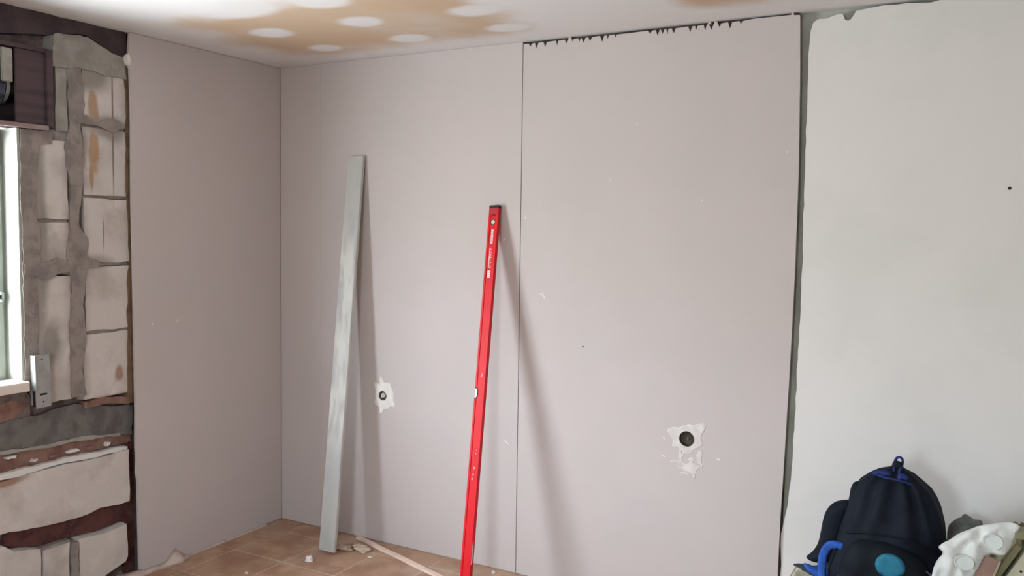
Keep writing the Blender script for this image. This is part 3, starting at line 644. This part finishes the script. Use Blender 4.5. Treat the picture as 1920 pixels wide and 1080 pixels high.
rd = tag(obj('plaster_ridge', bm, mk_simple('dusty_plaster', (196, 178, 166), (176, 156, 144), 16, .9, (40, .4, .004)), None, True), 'uneven ridge of spilled plaster along the foot of the left board', 'plaster ridge')

# ---- low table with clutter
TT = .36
tb = empty('low_table', 'dusty low table before the plastered wall, holding the bag', 'table', (3.4, -.45, 0))
def tbox(name, a, b, mat, bev=.003): return box(name, a, b, mat, tb, bev, Matrix.Translation((-3.4, .45, 0)))
tbox('tabletop', (2.865, -.80, TT-.022), (4.05, -.125, TT), M_bench)
for xx in (2.90, 3.975):
    for yy in (-.77, -.20): tbox('leg', (xx, yy, 0), (xx+.045, yy+.045, TT-.022), M_bench)
tbox('apron', (2.945, -.765, TT-.085), (3.975, -.745, TT-.022), M_bench); tbox('apron', (2.945, -.18, TT-.085), (3.975, -.16, TT-.022), M_bench)

def sheet(name, x0, x1, y0, y1, zf, nx, ny, mat, parent=None, th=.0015, warp=None):
    bm = bmesh.new(); g = []
    for s_ in (0, 1):
        g.append([[bm.verts.new(((warp(i/nx, j/ny) if warp else Vector((x0+(x1-x0)*i/nx, y0+(y1-y0)*j/ny, 0)))+Vector((0, 0, zf(i/nx, j/ny)+s_*th)))) for j in range(ny+1)] for i in range(nx+1)])
    for i in range(nx):
        for j in range(ny):
            for s_ in (0, 1): bm.faces.new((g[s_][i][j], g[s_][i+1][j], g[s_][i+1][j+1], g[s_][i][j+1]))
    for i in range(nx):
        for j in (0, ny): bm.faces.new((g[0][i][j], g[0][i+1][j], g[1][i+1][j], g[1][i][j]))
    for j in range(ny):
        for i in (0, nx): bm.faces.new((g[0][i][j], g[0][i][j+1], g[1][i][j+1], g[1][i][j]))
    return obj(name, bm, mat, parent, True)
npz = lambda s_, t: TT+.001+max(0, .005*(noise.noise(Vector((s_*5, t*5, 2)))+.5)*2)
tag(sheet('newspaper', 2.875, 3.14, -.52, -.135, npz, 22, 24, M_paper), 'crumpled dusty paper on the low table left of the bag', 'paper')

# backpack (world coordinates baked around its base)
BX, BY, BZ = 3.22, -.33, TT+.010
bp = empty('drawstring_backpack', 'dark navy drawstring backpack with teal disc on the low table', 'backpack', (BX, BY, BZ))
OFF = Vector((BX, BY, BZ))
# z, left, right, half depth
lev = [(.372, 3.045, 3.36, .09), (.385, 3.015, 3.39, .125), (.43, 3.008, 3.402, .145), (.49, 3.018, 3.403, .150), (.55, 3.035, 3.40, .146), (.62, 3.052, 3.394, .138), (.68, 3.068, 3.386, .128), (.725, 3.082, 3.374, .115),
       (.765, 3.095, 3.357, .100), (.795, 3.112, 3.338, .085), (.82, 3.140, 3.308, .066), (.838, 3.165, 3.285, .046), (.848, 3.195, 3.262, .030), (.856, 3.212, 3.250, .018), (.868, 3.218, 3.244, .013)]
from bisect import bisect
def lint(z):
    z = max(lev[0][0], min(lev[-1][0], z)); i = min(bisect([l[0] for l in lev], z), len(lev)-1); i = max(i, 1); a, b = lev[i-1], lev[i]; t = (z-a[0])/(b[0]-a[0])
    return [a[k]+(b[k]-a[k])*t for k in range(4)]
bm = bmesh.new(); NZ, NT = 60, 88; rings = []
def bpt(z, th, extra=0):
    _, l, rr, dp = lint(z); c = (l+rr)/2; hw = (rr-l)/2
    e = .78; ct, st_ = math.cos(th), math.sin(th)
    px = math.copysign(abs(ct)**e, ct); py = math.copysign(abs(st_)**e, st_)
    up = max(0, (z-.62)/.24)
    f = 1+.13*up*math.sin(th*13+2*noise.noise(Vector((th, z*5, 0))))*(1 if z < .85 else .5)+.030*noise.noise(Vector((px*2.2, py*2.2, z*11)))*2+.012*noise.noise(Vector((px*6, py*6, z*25)))*2
    fx = 1+(f-1)*(.25 if abs(ct) > .8 else .8)
    return Vector((c+hw*px*fx, BY+(dp*py*f)-extra, z))-OFF
for i in range(NZ+1):
    z = lev[0][0]+(lev[-1][0]-lev[0][0])*(i/NZ)
    rings.append([bm.verts.new(bpt(z, 2*math.pi*k/NT)) for k in range(NT)])
for i in range(NZ):
    for k in range(NT): bm.faces.new((rings[i][k], rings[i][(k+1) % NT], rings[i+1][(k+1) % NT], rings[i+1][k]))
bm.faces.new(rings[0][::-1]); bm.faces.new(rings[-1])
obj('body', bm, M_navy, bp, True)
PB = lambda u_, v_, w_: Vector((u_, BY-w_, v_))-OFF          # w_ positive towards the camera
# front pocket
pk = smooth_poly([(3.075, .375), (3.36, .375), (3.372, .47), (3.345, .575), (3.28, .625), (3.19, .632), (3.11, .615), (3.075, .55), (3.062, .46)], 2)
pocket = puffy('front_pocket', pk, .016, .10, .075, PB, M_navy2, bp, .008, 3, 16, .130)
dc = [(3.236+.047*math.cos(t_*math.pi/18)*1, .565+.043*math.sin(t_*math.pi/18)) for t_ in range(36)]
dd_ = puffy('round_print', dc, .012, .004, .006, PB, M_teal, pocket, 0, 1, 10, .189); dd_['label'] = 'teal disc printed on the pocket'
tube('piping', [PB(a, b, c) for a, b, c in spline([(3.285, .565, .172), (3.32, .560, .155), (3.352, .545, .138), (3.375, .50, .12)])], .003, M_grey_cord, bp)
tube('piping', [PB(a, b, c) for a, b, c in spline([(3.085, .628, .11), (3.15, .647, .135), (3.23, .652, .145), (3.31, .640, .135), (3.365, .605, .10)])], .0028, M_navy2, bp)
# gathered blue lining either side of the cord
puffy('blue_lining', smooth_poly([(3.152, .838), (3.170, .850), (3.205, .852), (3.222, .838), (3.215, .825), (3.180, .818), (3.158, .824)], 1), .008, .014, .010, PB, M_blue_d, bp, .003, 2, 60, .046)
puffy('blue_lining', smooth_poly([(3.238, .850), (3.262, .848), (3.275, .832), (3.262, .815), (3.240, .808), (3.232, .825)], 1), .008, .014, .010, PB, M_blue_d, bp, .003, 5, 60, .050)
tube('drawstring', [PB(a, b, c) for a, b, c in spline([(3.222, .845, .03), (3.222, .866, .012), (3.225, .884, .0), (3.236, .892, 0), (3.246, .884, 0), (3.246, .868, .010), (3.240, .845, .032), (3.250, .81, .062)])], .0045, M_blue_d, bp)
puffy('cord_toggle', smooth_poly([(3.214, .852), (3.214, .872), (3.223, .882), (3.243, .880), (3.250, .868), (3.248, .852)], 2), .006, .022, .010, PB, M_navy2, bp, 0, 3, 10, .012)
tube('drawstring', [PB(a, b, c) for a, b, c in spline([(3.165, .836, .058), (3.195, .831, .070), (3.225, .829, .072), (3.26, .824, .069), (3.285, .815, .060)])], .0035, M_blue_d, bp)
# left hump behind the body and padded shoulder strap
puffy('side_panel', smooth_poly([(3.125, .785), (3.102, .794), (3.084, .775), (3.078, .72), (3.065, .64), (3.045, .55), (3.03, .45), (3.12, .45), (3.16, .70)], 2), .016, .09, .05, PB, M_navy2, bp, .006, 8, 14, .02)
ss = smooth_poly([(3.095, .720), (3.062, .714), (3.030, .703), (3.004, .672), (2.992, .635), (2.986, .585), (2.978, .535), (2.958, .500), (2.932, .476), (2.960, .462), (3.01, .466), (3.060, .50), (3.062, .56), (3.068, .60), (3.078, .64), (3.09, .68)], 2)
puffy('shoulder_strap', ss, .012, .05, .028, PB, M_navy, bp, .004, 12, 16, .01)
fl = smooth_poly([(2.932, .474), (2.975, .464), (3.02, .468), (3.05, .452), (3.03, .425), (2.99, .424), (2.962, .436), (2.944, .452)], 2)
puffy('blue_strap_lining', fl, .010, .045, .02, PB, M_blue, bp, .004, 13, 22, .055)
band = []
arc = spline([(3.088, .560, 0), (3.060, .572, 0), (3.030, .566, 0), (3.012, .535, 0), (3.006, .49, 0), (3.010, .435, 0)], 5)
wv = .015; Lf = []; Rt = []
for i, q in enumerate(arc):
    t = (arc[min(i+1, len(arc)-1)]-arc[max(i-1, 0)]).normalized(); nn = Vector((-t.y, t.x, 0)); Lf.append((q.x+nn.x*wv, q.y+nn.y*wv)); Rt.append((q.x-nn.x*wv, q.y-nn.y*wv))
puffy('blue_webbing', Lf+Rt[::-1], .008, .006, .004, PB, M_blue, bp, .0015, 4, 40, .095)
puffy('blue_side_panel', smooth_poly([(3.055, .46), (3.075, .50), (3.12, .505), (3.145, .46), (3.15, .41), (3.06, .40)], 2), .012, .03, .02, PB, M_blue_d, bp, .005, 15, 22, .135)
obj('white_tag', plate_bm([(3.062, .624), (3.070, .642), (3.077, .639), (3.068, .620)], [], .055, .060, PB), M_white, bp)
obj('white_tag', plate_bm([(3.028, .474), (3.050, .462), (3.050, .455), (3.028, .467)], [], .155, .160, PB), M_white, bp)

# rags
lump('rag', (3.005, -.215, TT+.009), (.08, .045, .024), M_cloth_d, 'crumpled dark slate rag under the left side of the bag', 'rag', 31, None, 4, .45)
lump('rag', (3.452, -.145, TT), (.065, .045, .20), M_cloth, 'grey rag bundled between the bag and the wall', 'rag', 41, None, 4, .18)

# cardboard box with plastic bag, cream carton, brown card
cbx = empty('cardboard_box', 'tilted olive brown cardboard box at the right edge of the table', 'cardboard box', (3.85, -.50, TT+.001), (0, math.radians(27), 0))
def cb(name, a, b, mat, rot=None): return box(name, a, b, mat, cbx, .0012, rot)
cb('bottom', (-.38, 0, 0), (0, .25, .004), M_card); cb('side_panel', (-.384, 0, 0), (-.366, .25, .19), M_card); cb('side_panel', (-.004, 0, .0), (0, .25, .19), M_card)
cb('back_panel', (-.366, .246, .004), (-.004, .25, .20), M_card); cb('front_panel', (-.366, 0, .004), (-.004, .004, .025), M_card)
cb('flap', (0, 0, 0), (.20, .055, .004), M_card, Matrix.Translation((-.405, -.056, .215)) @ Matrix.Rotation(math.radians(-27), 4, 'Y') @ Matrix.Rotation(math.radians(28), 4, 'X'))
bc = empty('brown_card', 'pinkish brown card with pale edge leaning against the cardboard box', 'card', (3.408, -.530, TT+.002), (math.radians(-3), math.radians(17), 0))
box('card', (-.002, -.006, 0), (.050, .002, .313), M_brown, bc, .001); e_ = box('edge', (.0502, -.007, 0), (.057, .003, .314), M_paper, bc, .001); e_['label'] = 'pale cut edge'
cc = empty('cream_carton', 'small cream carton with a black dot, inside the cardboard box', 'carton', (3.552, -.470, .545), (0, math.radians(27), 0))
box('carton', (.0, 0, 0), (.13, .07, .155), M_cream, cc, .002); box('dot', (.020, -.0012, .080), (.027, -.0002, .087), M_dark, cc)
# round blanks
for k, (xx, zz, yy, lab) in enumerate(((3.527, .716, -.553, 'pale round box lid showing through the top of the plastic bag'), (3.452, .634, -.553, 'pale round box lid low in the plastic bag, near the brown card'))):
    o = empty('round_lid', lab, 'lid', (xx, yy, zz), (math.radians(-8), 0, 0))
    pts_ = circle(0, 0, .027, 24)
    obj('disc', plate_bm([(a, b*.8) for a, b in pts_], [], -.004, .004, pl('back')), M_jb, o); obj('rim', plate_bm([(a*1.06, b*.86) for a, b in pts_], [[(a*.92, b*.72) for a, b in pts_]], -.006, .006, pl('back')), M_jb, o)
# plastic bag: crumpled hollow-looking drape
bg_out = [(3.352, .362), (3.358, .509), (3.362, .58), (3.375, .618), (3.394, .648), (3.373, .659), (3.389, .681), (3.41, .692), (3.436, .722), (3.468, .742), (3.497, .757), (3.552, .776), (3.602, .779), (3.594, .748), (3.586, .726), (3.575, .693), (3.557, .667), (3.512, .669), (3.497, .631), (3.481, .589), (3.450, .512), (3.405, .362)]
bag = puffy('plastic_bag', smooth_poly(bg_out, 1), .007, .024, .022, lambda u_, v_, w_: Vector((u_, -.532-w_-.012*noise.noise(Vector((u_*16+v_*9, v_*4, 7)))+.006*math.sin(u_*70+v_*28), v_)), M_bag, None, .010, 21, 34, .0)
tag(bag, 'crumpled white translucent plastic bag standing right of the backpack', 'plastic bag')
